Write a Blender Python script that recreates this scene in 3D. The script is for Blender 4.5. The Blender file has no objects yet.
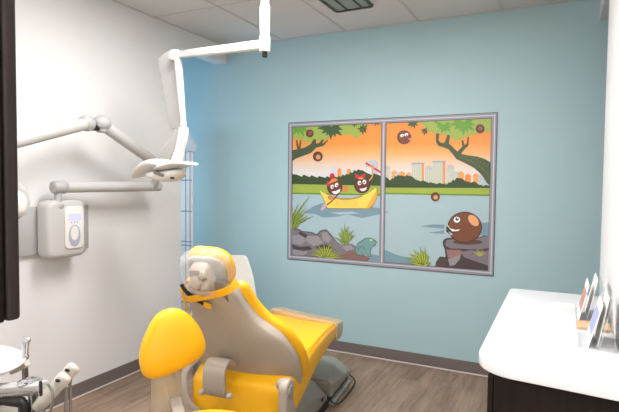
import bpy, bmesh, math, random
from mathutils import Vector, Matrix, noise
random.seed(7)
S = bpy.context.scene
C = S.collection
R = math.radians

# ------------------------------------------------------------------ camera
F_ = Vector((-0.44458811, 0.89464468, -0.04418495))
R_ = Vector((0.8952972, 0.44537208, 0.00930802))
U_ = Vector((-0.02800611, 0.03542043, 0.99898001))
FPX = 513.5247
EYE = Vector((0, 0, 1.4358))
cd = bpy.data.cameras.new('camera'); cam = bpy.data.objects.new('camera', cd); C.objects.link(cam)
m = Matrix((R_, U_, -F_)).transposed().to_4x4(); m.translation = EYE
cam.matrix_world = m
cd.sensor_width = 36; cd.lens = 36 * FPX / 619; cd.clip_start = 0.02
S.camera = cam

# ------------------------------------------------------------------ light
S.view_settings.view_transform = 'Standard'; S.view_settings.look = 'None'
S.view_settings.exposure = 0.40; S.view_settings.gamma = 1
S.view_settings.use_curve_mapping = False
w = bpy.data.worlds.new('world'); S.world = w; w.use_nodes = True
w.node_tree.nodes['Background'].inputs[0].default_value = (0.55, 0.75, 1.0, 1)
w.node_tree.nodes['Background'].inputs[1].default_value = 1.5
def area(name, loc, sx, sy, power, col, rot=(0, 0, 0), spread=180):
    d = bpy.data.lights.new(name, 'AREA'); d.shape = 'RECTANGLE'; d.size = sx; d.size_y = sy
    d.energy = power; d.color = col; d.spread = R(spread)
    o = bpy.data.objects.new(name, d); o.location = loc; o.rotation_euler = rot; C.objects.link(o); return o
WARM = (1.0, 0.99, 0.985)
LAMPS = ((-1.3, 2.2, 40), (-1.3, 0.75, 20), (-1.0, -0.75, 84))  # last lamp is added behind the eye as front fill
for lx, ly, lp in LAMPS: area('ceiling_and_fill_light', (lx, ly, 2.665), 1.15, 0.55, lp, WARM)
area('window_light', (-4.75, 3.1, 1.6), 1.3, 1.5, 22, (0.40, 0.72, 1.0), (0, R(-90), 0))

# ------------------------------------------------------------------ materials
def mat(name, col, rough=0.5, metal=0.0, spec=0.5, var=0.0, scale=8, bump=0.0, bscale=60, coat=0, emit=None, es=0, trans=0, alpha=1, stretch=None):
    M = bpy.data.materials.new(name); M.use_nodes = True; nt = M.node_tree; b = nt.nodes['Principled BSDF']
    c = [((v / 255) / 12.92 if v / 255 <= .04045 else ((v / 255 + .055) / 1.055) ** 2.4) for v in col]
    b.inputs['Base Color'].default_value = (*c, 1); b.inputs['Roughness'].default_value = rough
    b.inputs['Metallic'].default_value = metal; b.inputs['Specular IOR Level'].default_value = spec
    b.inputs['Coat Weight'].default_value = coat; b.inputs['Transmission Weight'].default_value = trans
    b.inputs['Alpha'].default_value = alpha
    if emit:
        b.inputs['Emission Color'].default_value = (*emit, 1); b.inputs['Emission Strength'].default_value = es
    tc = nt.nodes.new('ShaderNodeTexCoord'); mp = nt.nodes.new('ShaderNodeMapping')
    nt.links.new(tc.outputs['Object'], mp.inputs[0])
    if stretch: mp.inputs['Scale'].default_value = stretch
    if var:
        n = nt.nodes.new('ShaderNodeTexNoise'); n.inputs['Scale'].default_value = scale; n.inputs['Detail'].default_value = 5
        nt.links.new(mp.outputs[0], n.inputs['Vector'])
        r = nt.nodes.new('ShaderNodeValToRGB'); r.color_ramp.elements[0].position = .3; r.color_ramp.elements[1].position = .7
        r.color_ramp.elements[0].color = (*[v * (1 - var) for v in c], 1); r.color_ramp.elements[1].color = (*[min(1, v * (1 + var)) for v in c], 1)
        nt.links.new(n.outputs['Fac'], r.inputs[0]); nt.links.new(r.outputs[0], b.inputs['Base Color'])
    if bump:
        n2 = nt.nodes.new('ShaderNodeTexNoise'); n2.inputs['Scale'].default_value = bscale; n2.inputs['Detail'].default_value = 3
        nt.links.new(mp.outputs[0], n2.inputs['Vector'])
        bp = nt.nodes.new('ShaderNodeBump'); bp.inputs['Strength'].default_value = bump; bp.inputs['Distance'].default_value = .01
        nt.links.new(n2.outputs['Fac'], bp.inputs['Height']); nt.links.new(bp.outputs[0], b.inputs['Normal'])
    return M
TEAL = mat('teal_paint', (167, 196, 201), .55, var=.015, scale=3, bump=.03, bscale=250)
WHITEWALL = mat('white_paint', (223, 222, 222), .6, var=.01, scale=3, bump=.03, bscale=250)
BASEB = mat('grey_vinyl_base', (112, 103, 99), .45, var=.04)
FOOTLINE = mat('pale_highlight_caulk', (205, 196, 190), .4)
YEL = mat('yellow_vinyl', (252, 188, 16), .38, var=.02, scale=5, bump=.05, bscale=400, coat=.12)
BEI = mat('beige_plastic', (176, 166, 152), .42, var=.015)
BEI2 = mat('grey_beige_plastic', (152, 148, 137), .4, var=.02)
TOE = mat('toe_cover_plastic', (190, 162, 118), .35, var=.03, coat=.2)
BLK = mat('black_plastic', (22, 20, 20), .5, bump=.05)
DARKGAP = mat('dark_rubber', (48, 45, 43), .7, bump=.05)
WHT = mat('white_enamel', (220, 218, 213), .3, var=.01, coat=.2)
ARM = mat('xray_arm_plastic', (184, 182, 180), .4, var=.01)
ARMJ = mat('xray_joint_plastic', (166, 165, 165), .4, var=.01)
CREAM = mat('cream_plastic', (196, 190, 178), .4, var=.015)
CHROME = mat('chrome', (200, 200, 205), .12, 1.0, var=.02)
STEEL = mat('brushed_steel', (150, 148, 145), .3, .9, var=.04)
HOSE = mat('grey_hose', (120, 112, 104), .45, var=.05)
LAM = mat('white_laminate', (212, 212, 214), .3, var=.006)
ESP = mat('espresso_wood', (26, 18, 15), .5, spec=.15, var=.25, scale=6, stretch=(12, 12, .6))
ESP2 = mat('espresso_wood_door', (44, 36, 33), .5, spec=.2, var=.12, scale=6, stretch=(12, 12, .6))
PAPER = mat('white_paper', (232, 230, 228), .6, var=.01)
KRAFT = mat('brown_card', (196, 166, 132), .6, var=.04)
RED = mat('reddish_print', (178, 128, 112), .5, var=.1)
BLUEP = mat('blue_print', (150, 158, 205), .5, var=.2, scale=30)
GLASS = mat('clear_acrylic', (245, 248, 250), .06, trans=0, alpha=.22, spec=.7)
WRAP = mat('clear_plastic_wrap', (250, 250, 250), .12, alpha=.19, spec=.9, bump=.9, bscale=28)
SLEEVE = mat('clear_plastic_sleeve', (225, 210, 180), .12, alpha=.35, spec=.8, bump=.2, bscale=12)
GREYVINYL = mat('padded_grey_back', (160, 152, 140), .6, bump=.25, bscale=90)
LCD = mat('violet_display', (120, 120, 220), .3, emit=(.42, .40, .95), es=1.0)
ICON = mat('grey_icon_print', (160, 165, 185), .4)
PWHITE = mat('panel_white', (222, 230, 240), .4)
PBLUE = mat('pale_blue_cloth', (244, 242, 238), .6, var=.02)
PLINE = mat('navy_line', (130, 145, 170), .6)
VENTF = mat('vent_frame', (62, 62, 58), .45)
VENTG = mat('vent_glass', (150, 158, 150), .4, var=.06)
LAMPON = mat('lamp_diffuser', (250, 248, 240), .4, emit=(1, .96, .9), es=2.0)

def floor_mat():
    M = bpy.data.materials.new('wood_plank_floor'); M.use_nodes = True; nt = M.node_tree; b = nt.nodes['Principled BSDF']
    N = nt.nodes.new; L = nt.links.new
    tc = N('ShaderNodeTexCoord'); mp = N('ShaderNodeMapping'); mp.inputs['Rotation'].default_value = (0, 0, R(90)); L(tc.outputs['Object'], mp.inputs[0])
    br = N('ShaderNodeTexBrick'); br.inputs['Scale'].default_value = 1; br.inputs['Brick Width'].default_value = 1.22; br.inputs['Row Height'].default_value = .152
    br.inputs['Mortar Size'].default_value = .0012; br.inputs['Mortar Smooth'].default_value = .3; br.offset = .37; br.inputs['Bias'].default_value = 0
    br.inputs['Color1'].default_value = (.300, .212, .152, 1); br.inputs['Color2'].default_value = (.240, .168, .120, 1); br.inputs['Mortar'].default_value = (.12, .085, .065, 1)
    L(mp.outputs[0], br.inputs['Vector'])
    mp2 = N('ShaderNodeMapping'); mp2.inputs['Scale'].default_value = (14, 1.6, 1); L(tc.outputs['Object'], mp2.inputs[0])
    n = N('ShaderNodeTexNoise'); n.inputs['Scale'].default_value = 1.6; n.inputs['Detail'].default_value = 7; n.inputs['Roughness'].default_value = .65; n.inputs['Distortion'].default_value = .6
    L(mp2.outputs[0], n.inputs['Vector'])
    r = N('ShaderNodeValToRGB'); r.color_ramp.elements[0].position = .3; r.color_ramp.elements[0].color = (.62, .60, .58, 1); r.color_ramp.elements[1].position = .68; r.color_ramp.elements[1].color = (1.3, 1.28, 1.26, 1)
    L(n.outputs['Fac'], r.inputs[0])
    mx = N('ShaderNodeMix'); mx.data_type = 'RGBA'; mx.blend_type = 'MULTIPLY'; mx.inputs[0].default_value = 1
    L(br.outputs['Color'], mx.inputs[6]); L(r.outputs[0], mx.inputs[7]); L(mx.outputs[2], b.inputs['Base Color'])
    b.inputs['Roughness'].default_value = .5
    bp = N('ShaderNodeBump'); bp.inputs['Strength'].default_value = .12; bp.inputs['Distance'].default_value = .004
    L(n.outputs['Fac'], bp.inputs['Height']); L(bp.outputs[0], b.inputs['Normal'])
    return M
def ceil_mat():
    M = bpy.data.materials.new('ceiling_tiles'); M.use_nodes = True; nt = M.node_tree; b = nt.nodes['Principled BSDF']
    N = nt.nodes.new; L = nt.links.new
    tc = N('ShaderNodeTexCoord')
    n = N('ShaderNodeTexNoise'); n.inputs['Scale'].default_value = 120; n.inputs['Detail'].default_value = 3; L(tc.outputs['Object'], n.inputs['Vector'])
    r = N('ShaderNodeValToRGB'); r.color_ramp.elements[0].position = .35; r.color_ramp.elements[0].color = (.62, .60, .58, 1); r.color_ramp.elements[1].position = .6; r.color_ramp.elements[1].color = (.70, .68, .66, 1)
    L(n.outputs['Fac'], r.inputs[0]); L(r.outputs[0], b.inputs['Base Color']); b.inputs['Roughness'].default_value = .9
    bp = N('ShaderNodeBump'); bp.inputs['Strength'].default_value = .3; bp.inputs['Distance'].default_value = .004
    L(n.outputs['Fac'], bp.inputs['Height']); L(bp.outputs[0], b.inputs['Normal'])
    return M
FLOOR = floor_mat(); CEIL = ceil_mat(); GRID = mat('ceiling_grid_metal', (196, 192, 188), .5)

# ------------------------------------------------------------------ mesh helpers
def link(name, bm, mats, parent=None, smooth=35, sub=0, loc=None):
    bmesh.ops.recalc_face_normals(bm, faces=bm.faces)
    me = bpy.data.meshes.new(name); bm.to_mesh(me); bm.free()
    for M in (mats if isinstance(mats, (list, tuple)) else [mats]): me.materials.append(M)
    if smooth:
        for p in me.polygons: p.use_smooth = True
        me.set_sharp_from_angle(angle=R(smooth))
    o = bpy.data.objects.new(name, me); C.objects.link(o)
    if parent: o.parent = parent
    if loc: o.location = loc
    if sub:
        s = o.modifiers.new('sub', 'SUBSURF'); s.levels = sub; s.render_levels = sub
    return o
def thing(name, label, cat, loc=(0, 0, 0), rz=0, group=None):
    o = bpy.data.objects.new(name, None); C.objects.link(o); o.location = loc; o.rotation_euler = (0, 0, rz)
    o.empty_display_size = .1
    tag(o, label, cat, group); return o
def tag(o, label, cat, group=None):
    o['label'] = label; o['category'] = cat
    if group: o['group'] = group
    return o
def st(o): o['kind'] = 'structure'; return o
def bx(bm, lo, hi, bev=0, seg=2, M=None, mi=0):
    c = [(a + b) / 2 for a, b in zip(lo, hi)]; s = [abs(b - a) for a, b in zip(lo, hi)]
    r = bmesh.ops.create_cube(bm, size=1, matrix=Matrix.Translation(c) @ Matrix.Diagonal((*s, 1)))
    vs = r['verts']; fs = {f for v in vs for f in v.link_faces}
    for f in fs: f.material_index = mi
    if bev:
        es = list({e for v in vs for e in v.link_edges})
        rr = bmesh.ops.bevel(bm, geom=es, offset=bev, segments=seg, profile=.5, affect='EDGES')
        vs = list({v for f in rr['faces'] for v in f.verts} | {v for v in vs if v.is_valid})
        for f in rr['faces']: f.material_index = mi
    if M is not None: bmesh.ops.transform(bm, matrix=M, verts=vs)
    return vs
def box(name, lo, hi, M, parent=None, bev=0, seg=2, X=None):
    bm = bmesh.new(); bx(bm, lo, hi, bev, seg, X); return link(name, bm, M, parent)
def loft(bm, rings, cap=True, mi=0, closed=True):
    vr = [[bm.verts.new(p) for p in r] for r in rings]; n = len(vr[0]); out = [v for r in vr for v in r]
    for a, b in zip(vr, vr[1:]):
        for i in range(n if closed else n - 1):
            f = bm.faces.new((a[i], a[(i + 1) % n], b[(i + 1) % n], b[i])); f.material_index = mi
    if cap:
        for r in (vr[0], vr[-1]):
            f = bm.faces.new(r); f.material_index = mi
    return out
def frame_of(d):
    d = d.normalized(); up = Vector((0, 0, 1)) if abs(d.z) < .95 else Vector((0, 1, 0))
    a = d.cross(up).normalized(); return a, a.cross(d).normalized()
def tube(bm, pts, r, n=14, flat=1.0, mi=0, cap=True):
    pts = [Vector(p) for p in pts]; rs = r if isinstance(r, (list, tuple)) else [r] * len(pts)
    rings = []; a = None
    for i, p in enumerate(pts):
        d = (pts[min(i + 1, len(pts) - 1)] - pts[max(i - 1, 0)]).normalized()
        if a is None: a, b = frame_of(d)
        else:
            a = (a - d * a.dot(d)).normalized(); b = a.cross(d).normalized()
        rings.append([p + a * math.cos(t) * rs[i] + b * math.sin(t) * rs[i] * flat for t in [2 * math.pi * k / n for k in range(n)]])
    return loft(bm, rings, cap, mi)
def cyl(bm, p0, p1, r0, r1=None, n=20, bev=.0, mi=0):
    p0, p1 = Vector(p0), Vector(p1); r1 = r0 if r1 is None else r1; d = (p1 - p0)
    L = d.length; d.normalize()
    if bev: return tube(bm, [p0, p0 + d * bev * .3, p0 + d * bev, p1 - d * bev, p1 - d * bev * .3, p1], [r0 - bev, r0 - bev * .3, r0, r1, r1 - bev * .3, r1 - bev], n, mi=mi)
    return tube(bm, [p0, p1], [r0, r1], n, mi=mi)
def smoothpath(pts, k=6):
    P = [Vector(p) for p in pts]; out = []
    for i in range(len(P) - 1):
        p0 = P[max(i - 1, 0)]; p1 = P[i]; p2 = P[i + 1]; p3 = P[min(i + 2, len(P) - 1)]
        for j in range(k):
            t = j / k
            out.append(.5 * ((2 * p1) + (p2 - p0) * t + (2 * p0 - 5 * p1 + 4 * p2 - p3) * t * t + (3 * p1 - p0 - 3 * p2 + p3) * t ** 3))
    out.append(P[-1]); return out
def srect(hx, hy, n=32, e=4.0):
    out = []
    for k in range(n):
        t = 2 * math.pi * k / n; c, s = math.cos(t), math.sin(t)
        out.append((hx * math.copysign(abs(c) ** (2 / e), c), hy * math.copysign(abs(s) ** (2 / e), s)))
    return out
def prism(bm, outline, fn, d0, d1, bev=0, mi=0):
    """extrude a 2D outline; fn(u,v,d)->3D point; edges eased by bev"""
    n = len(outline); cx = sum(p[0] for p in outline) / n; cy = sum(p[1] for p in outline) / n
    def inset(k):
        out = []
        for i in range(n):
            a, p, b = Vector(outline[i - 1]), Vector(outline[i]), Vector(outline[(i + 1) % n])
            t = (b - a).normalized(); nn = Vector((-t.y, t.x))
            if nn.dot(Vector((cx, cy)) - p) < 0: nn = -nn
            out.append(p + nn * k)
        return out
    if bev:
        s = 1 if d1 > d0 else -1; rings = []
        for a in (0, 30, 60, 90):
            q = inset(bev * (1 - math.sin(R(a)))); rings.append([fn(p.x, p.y, d0 + s * bev * (1 - math.cos(R(a)))) for p in q])
        for a in (90, 60, 30, 0):
            q = inset(bev * (1 - math.sin(R(a)))); rings.append([fn(p.x, p.y, d1 - s * bev * (1 - math.cos(R(a)))) for p in q])
    else:
        rings = [[fn(p[0], p[1], d) for p in outline] for d in (d0, d1)]
    return loft(bm, rings, True, mi)
def rring(x, y, w, h, r, n=6):
    """rounded rectangle outline from corner (x,y)"""
    out = []
    for cx, cy, a0 in ((x + w - r, y + h - r, 0), (x + r, y + h - r, 90), (x + r, y + r, 180), (x + w - r, y + r, 270)):
        for k in range(n + 1):
            a = R(a0 + 90 * k / n); out.append((cx + r * math.cos(a), cy + r * math.sin(a)))
    return out
def blob(bm, c, rx, ry, rz, M=None, seg=24, e=1.0, mi=0):
    r = bmesh.ops.create_uvsphere(bm, u_segments=seg, v_segments=seg // 2, radius=1)
    for v in r['verts']:
        if e != 1.0: v.co = Vector([math.copysign(abs(q) ** e, q) for q in v.co])
        v.co = Vector((v.co.x * rx, v.co.y * ry, v.co.z * rz))
        if M is not None: v.co = M @ v.co
        v.co += Vector(c)
    for v in r['verts']:
        for f in v.link_faces: f.material_index = mi
    return r['verts']

# ================================================================== room
D = 3.991; CH = 2.70; XL = -2.862; XR = 0.175; HD = 2.546; T = .12; YL = 3.353; YR = 3.07
X0, X1, Y0 = -4.9, 1.7, -1.4
st(box('floor', (X0 - .1, Y0 - .1, -.1), (X1 + .1, D + .1, 0), FLOOR))
st(box('ceiling', (X0 - .1, Y0 - .1, CH), (X1 + .1, D + .1, CH + .1), CEIL))
st(box('wall_back', (X0, D, 0), (X1, D + .1, CH), TEAL))
def slab(name, boxes, M):
    bm = bmesh.new()
    for lo, hi in boxes: bx(bm, lo, hi)
    return st(link(name, bm, M, smooth=0))
slab('wall_left', [((XL - T, Y0, 0), (XL, YL, CH)), ((XL - T, YL, HD), (XL, D, CH))], WHITEWALL)
slab('wall_right', [((XR, Y0, 0), (XR + T, YR, CH)), ((XR, YR, HD), (XR + T, D, CH))], WHITEWALL)
slab('wall_front', [((-1.75, .03, 0), (-.752, .15, CH))], WHITEWALL)
slab('wall_rear', [((X0 - .1, Y0 - .1, 0), (X1 + .1, Y0, CH))], WHITEWALL)
slab('wall_far_right', [((X1, Y0, 0), (X1 + .1, D, CH))], WHITEWALL)
# neighbouring bay on the left, with its daylight window
slab('wall_far_left', [((X0 - .1, Y0, 0), (X0, 2.3, CH)), ((X0 - .1, 3.85, 0), (X0, D, CH)), ((X0 - .1, 2.3, 0), (X0, 3.85, .8)), ((X0 - .1, 2.3, 2.4), (X0, 3.85, CH))], WHITEWALL)
wd = bpy.data.objects.new('window_1', None); C.objects.link(wd); wd.location = (X0, 3.075, .8); st(wd)
bm = bmesh.new()
for lo, hi in (((-.08, -.775, 0), (-.02, .775, .06)), ((-.08, -.775, 1.54), (-.02, .775, 1.6)), ((-.08, -.775, .06), (-.02, -.715, 1.54)), ((-.08, .715, .06), (-.02, .775, 1.54)), ((-.07, -.02, .06), (-.03, .02, 1.54))): bx(bm, lo, hi)
st(link('window_frame', bm, WHT, wd, 0)); st(box('window_glass', (-.055, -.715, .06), (-.05, .715, 1.54), GLASS, wd))

# ceiling suspension grid
bm = bmesh.new()
xs = [-.444 - .6096 * k for k in range(-3, 8)]
ys = [3.05 - 1.2192 * k for k in range(-0, 4)]
for x in xs:
    if x > X0: bx(bm, (x - .008, Y0, CH - .004), (x + .008, D, CH + .001))
for y in ys: bx(bm, (X0, y - .009, CH - .0035), (X1, y + .009, CH + .001))
st(link('trim_1', bm, GRID, None, 0))
bm = bmesh.new()
for lo, hi in (((XL, D - .014, CH - .006), (XR, D, CH)), ((XL, Y0, CH - .006), (XL + .014, D, CH)), ((XR - .014, Y0, CH - .006), (XR, D, CH))): bx(bm, lo, hi, .002, 1)
st(link('trim_2', bm, GRID, None, 0))

def base(name, lo, hi, axis, side):
    p = st(bpy.data.objects.new(name, None)); C.objects.link(p)
    a = Vector(lo); b = Vector(hi)
    st(box('vinyl_base', lo, hi, BASEB, p, .002, 1))
    l2 = list(lo); h2 = list(hi); h2[2] = .010
    if axis == 'y': l2[1 if side < 0 else 1] += side * .006
    else:
        if side > 0: h2[0] += .006
        else: l2[0] -= .006
    st(box('highlight_caulk_strip', l2, h2, FOOTLINE, p, .002, 1))  # glossy highlight and caulk line put in as a pale strip
base('baseboard_back', (X0, D - .008, 0), (X1, D, .096), 'y', -1)
base('baseboard_left', (XL, Y0, 0), (XL + .008, YL, .096), 'x', 1)
base('baseboard_right', (XR - .008, Y0, 0), (XR, YR, .096), 'x', -1)
st(box('baseboard_left_end', (XL - T, YL, 0), (XL + .008, YL + .008, .096), BASEB, None, .002, 1))

# ================================================================== mural on the back wall (a flat print)
def W(px, py, Y=D):
    d = F_ + R_ * ((px - 309.5) / FPX) - U_ * ((py - 206) / FPX)
    t = Y / d.y; return (d.x * t, EYE.z + d.z * t)
mur = thing('wall_mural', 'grey framed wall mural of a lake scene with a yellow boat on the teal wall', 'mural', (-1.325, D, .764))
ML, MR, MB_, MT = -2.191, -.460, .764, 1.962
MC = -1.320
def lin(c): return [((v / 255) / 12.92 if v / 255 <= .04045 else ((v / 255 + .055) / 1.055) ** 2.4) for v in c]
PRINT = bpy.data.materials.new('mural_print'); PRINT.use_nodes = True
_b = PRINT.node_tree.nodes['Principled BSDF']; _b.inputs['Roughness'].default_value = .5
_a = PRINT.node_tree.nodes.new('ShaderNodeVertexColor'); _a.layer_name = 'print'
PRINT.node_tree.links.new(_a.outputs[0], _b.inputs[0])
_n = PRINT.node_tree.nodes.new('ShaderNodeTexNoise'); _n.inputs['Scale'].default_value = 900
_p = PRINT.node_tree.nodes.new('ShaderNodeBump'); _p.inputs['Strength'].default_value = .05
PRINT.node_tree.links.new(_n.outputs[0], _p.inputs['Height']); PRINT.node_tree.links.new(_p.outputs[0], _b.inputs['Normal'])
class Sheet:
    def __init__(s, x0, x1, z0, z1):
        s.bm = bmesh.new(); s.cl = s.bm.loops.layers.float_color.new('print'); s.b = (x0, x1, z0, z1); s.d = D - .0012
    def clip(s, P):
        x0, x1, z0, z1 = s.b
        for ax, val, sg in ((0, x0, 1), (0, x1, -1), (1, z0, 1), (1, z1, -1)):
            out = []
            for i in range(len(P)):
                a, b = P[i - 1], P[i]; ia = sg * (a[ax] - val) >= 0; ib = sg * (b[ax] - val) >= 0
                if ia != ib:
                    t = (val - a[ax]) / (b[ax] - a[ax]); out.append((a[0] + (b[0] - a[0]) * t, a[1] + (b[1] - a[1]) * t))
                if ib: out.append(b)
            P = out
            if not P: return P
        Q = []
        for p in P:
            if not Q or (abs(p[0] - Q[-1][0]) + abs(p[1] - Q[-1][1]) > 1e-6): Q.append(p)
        if len(Q) > 1 and abs(Q[0][0] - Q[-1][0]) + abs(Q[0][1] - Q[-1][1]) < 1e-6: Q.pop()
        return Q
    def poly(s, P, col, wall=False):
        P = [p if wall else W(*p) for p in P]; P = s.clip(P)
        if len(P) < 3: return
        s.d -= .00004
        f = s.bm.faces.new([s.bm.verts.new((x, s.d, z)) for x, z in P])
        c = lin(col)
        for l in f.loops: l[s.cl] = (*c, 1)
    def ell(s, x, y, rx, ry, col, rot=0, n=28, a0=0, a1=360):
        s.poly([(x + rx * math.cos(a) * math.cos(rot) - ry * math.sin(a) * math.sin(rot), y + rx * math.cos(a) * math.sin(rot) + ry * math.sin(a) * math.cos(rot)) for a in [R(a0 + (a1 - a0) * k / n) for k in range(n + (a1 - a0 < 360))]], col)
    def grad(s, x0, x1, stops):
        s.d -= .00004
        for (z0, c0), (z1, c1) in zip(stops, stops[1:]):
            f = s.bm.faces.new([s.bm.verts.new((x, s.d, z)) for x, z in ((x0, z0), (x1, z0), (x1, z1), (x0, z1))])
            for l in f.loops: l[s.cl] = (*lin(c0 if abs(l.vert.co.z - z0) < 1e-6 else c1), 1)
    def stroke(s, pts, w0, w1, col):
        P = smoothpath([(x, y, 0) for x, y in pts], 4); L = []; Rr = []
        for i, p in enumerate(P):
            d = (P[min(i + 1, len(P) - 1)] - P[max(i - 1, 0)]).normalized(); n = Vector((-d.y, d.x, 0)); t = i / (len(P) - 1); w = (w0 + (w1 - w0) * t) / 2
            L.append((p.x + n.x * w, p.y + n.y * w)); Rr.append((p.x - n.x * w, p.y - n.y * w))
        s.poly(L + Rr[::-1], col)
    def tuft(s, x, y, spikes, col, edge, w=2.2):
        more = [((a[0] + b[0]) / 2 * .86, (a[1] + b[1]) / 2 * .82) for a, b in zip(spikes, spikes[1:])]
        for dx, dy in more + list(spikes):
            for c, ww in ((edge, w * 1.35), (col, w * .8)):
                s.stroke([(x + dx * .12, y + dy * .02), (x + dx * .45, y + dy * .55), (x + dx, y + dy)], ww, .15, c)
    def leaf(s, x, y, r, col, n=7, rot=0, a0=0, a1=180):
        for k in range(n):
            a = R(a0 + (a1 - a0) * k / (n - 1)) + rot
            dx, dy = math.cos(a), math.sin(a); nx, ny = -dy, dx; q = r * (.72 + .28 * ((k * 37) % 5) / 4)
            s.poly([(x, y), (x + dx * q * .5 + nx * r * .17, y + dy * q * .5 + ny * r * .17), (x + dx * q, y + dy * q), (x + dx * q * .5 - nx * r * .17, y + dy * q * .5 - ny * r * .17)], col)
    def done(s, name):
        me = bpy.data.meshes.new(name); s.bm.to_mesh(me); s.bm.free(); me.materials.append(PRINT)
        o = bpy.data.objects.new(name, me); C.objects.link(o); o.parent = mur; o.location = (-mur.location.x, -mur.location.y, -mur.location.z); return o
OR = (234, 150, 66); DG = (50, 72, 36); DL = (64, 88, 50); LG = (156, 174, 78); GG = (100, 156, 52)
WATER = (164, 188, 196); WSH = (118, 148, 162); BR = (100, 52, 36); DB = (70, 38, 30)
GREY = (122, 114, 120); GD = (70, 60, 62); GLT = (148, 142, 146)
def zr(y, x=385): return W(x, y)[1]
FRW = .034
def backdrop(s, x0, x1, xm):
    t = W(xm, 118)[1]
    g = lambda y: W(xm, y)[1]
    s.grad(x0, x1, [(MB_, WATER), (g(195), WATER)])
    s.grad(x0, x1, [(g(195), (92, 140, 40)), (g(193.4), (104, 148, 44))])
    s.grad(x0, x1, [(g(193.4), (158, 174, 66)), (g(183), (150, 172, 70))])
    s.grad(x0, x1, [(g(183), (214, 216, 222)), (g(172), (222, 214, 212)), (g(165), (228, 204, 184)), (g(154), (234, 176, 112)), (g(144), OR), (MT, (230, 144, 60))])
def nut(s, x, y, r, inner=True):
    s.ell(x, y, r, r * 1.02, DB); s.ell(x, y, r * .86, r * .88, BR)
    if inner: s.ell(x + r * .1, y + r * .12, r * .5, r * .5, (210, 150, 105))
# ---- left half
s = Sheet(ML + FRW, MC - .014, MB_ + FRW, MT - FRW)
backdrop(s, ML + FRW, MC - .014, 340)
for x, y, ww, h, c in ((334, 166.5, 5, 16, (200, 206, 214)), (339.5, 168, 4, 14, (232, 146, 74)), (344, 170, 5, 12, (205, 210, 216)), (349, 168.5, 4, 12, (232, 146, 74)), (353.5, 169, 4, 12, (186, 194, 204)), (372, 160, 12, 20, (186, 194, 204)), (369, 166, 5, 16, (214, 216, 220))):
    s.poly([(x - ww / 2, y + h), (x - ww / 2, y + 1.5), (x, y), (x + ww / 2, y + 1.5), (x + ww / 2, y + h)], c)
P = [(290, 184), (290, 174)]
hed = [173.6, 174.2, 175.8, 174.6, 176.2, 175.2, 176.8, 175.8, 177, 176.2, 177.2, 176.4, 176.0, 174.5, 173.8, 172.0, 170.2, 169.2, 170.2, 172.5, 174.0, 173.2, 174.5, 176.4, 177.5]
for k, y in enumerate(hed): P.append((292 + k * 3.9, y)); P.append((294 + k * 3.9, y + .9))
P.append((390, 186)); s.poly(P, DG)
s.poly([(312, 207), (322, 203), (372, 207), (384, 209), (392, 212), (376, 215), (362, 218), (348, 214.5), (335, 217), (322, 217.5), (316, 214), (305, 213)], WSH)
s.poly([(330, 212.5), (352, 211.5), (360, 213.5), (340, 214.5)], WATER)
# boat
bo = [(319.4, 190.5), (323, 197), (327.2, 208), (369, 208.4), (373.5, 204), (376.8, 197), (376.6, 187.6), (367.7, 193.5), (359, 197), (349, 198.8), (340.7, 198.6), (330, 196), (324, 193)]
s.poly([(x + (.7 if x > 345 else -.7), y + (.6 if y > 200 else -.6)) for x, y in bo], (150, 96, 34)); s.poly(bo, (244, 212, 92))
s.poly([(369, 208.2), (373.3, 204), (376.6, 197), (376.4, 190), (372.5, 197), (366, 208.2)], (228, 168, 66))
s.stroke([(330, 196.5), (341, 199.2), (352, 199), (362, 196.4)], 1.0, 1.0, (196, 124, 52))
# paddler on the left
s.stroke([(339.5, 193), (333, 200), (327, 205)], 1.4, 1.4, (134, 44, 36)); s.poly([(320.5, 209.5), (324.5, 203.8), (327, 204.4), (325.2, 207.8), (322.3, 210.6)], (206, 176, 186))
s.ell(330.5, 197.5, 2.7, 2.4, (206, 130, 64)); s.ell(345.5, 189, 3, 3.4, (206, 130, 64)); s.ell(334.8, 187, 7.8, 8.2, DB); s.ell(335.2, 187, 6.9, 7.2, (104, 50, 42))
s.ell(328.6, 183.8, 2.2, 2.6, (190, 50, 56)); s.poly([(328.5, 184), (331, 179.6), (335, 178), (338.5, 180), (333, 182.4)], (226, 132, 60)); s.ell(332.3, 176, 2.5, 2.8, (200, 36, 64))
s.ell(332.3, 186.8, 1.7, 2.1, (245, 240, 236), .3); s.ell(336.6, 185, 1.7, 2.3, (245, 240, 236), .3); s.ell(332.9, 187.2, .7, .9, (30, 20, 20)); s.ell(337, 185.6, .7, .9, (30, 20, 20))
s.poly([(331.8, 191.5), (336, 191), (340.4, 188.6), (339.8, 192), (336.4, 194.3), (333.2, 193.6)], (245, 240, 240))
# paddler on the right
s.stroke([(369, 181), (372.6, 176), (372.2, 169)], 1.3, 1.3, (214, 150, 76)); s.stroke([(365.8, 163), (381, 172.5)], 2.0, 2.0, (206, 50, 66)); s.ell(372.4, 166.8, 2.4, 1.6, (222, 140, 76), .5)
s.ell(362.2, 185, 8.1, 8.4, DB); s.ell(362.2, 185, 7.3, 7.6, (100, 48, 42))
s.poly([(355, 173.5), (360, 176), (365.5, 173.2), (365, 178.2), (360.2, 177.4), (356, 178.8)], (196, 46, 62)); s.ell(361, 178.4, 2.6, 1.0, (226, 140, 84))
s.ell(359.6, 183, 1.8, 2.3, (245, 240, 236)); s.ell(364.5, 182, 1.8, 2.3, (245, 240, 236)); s.ell(360.1, 183.4, .8, 1, (30, 20, 20)); s.ell(364.2, 182.4, .8, 1, (30, 20, 20))
s.poly([(359.5, 188.6), (363, 188.6), (367, 187), (366, 190), (363, 191.2), (361, 190.6)], (245, 240, 240))
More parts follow.
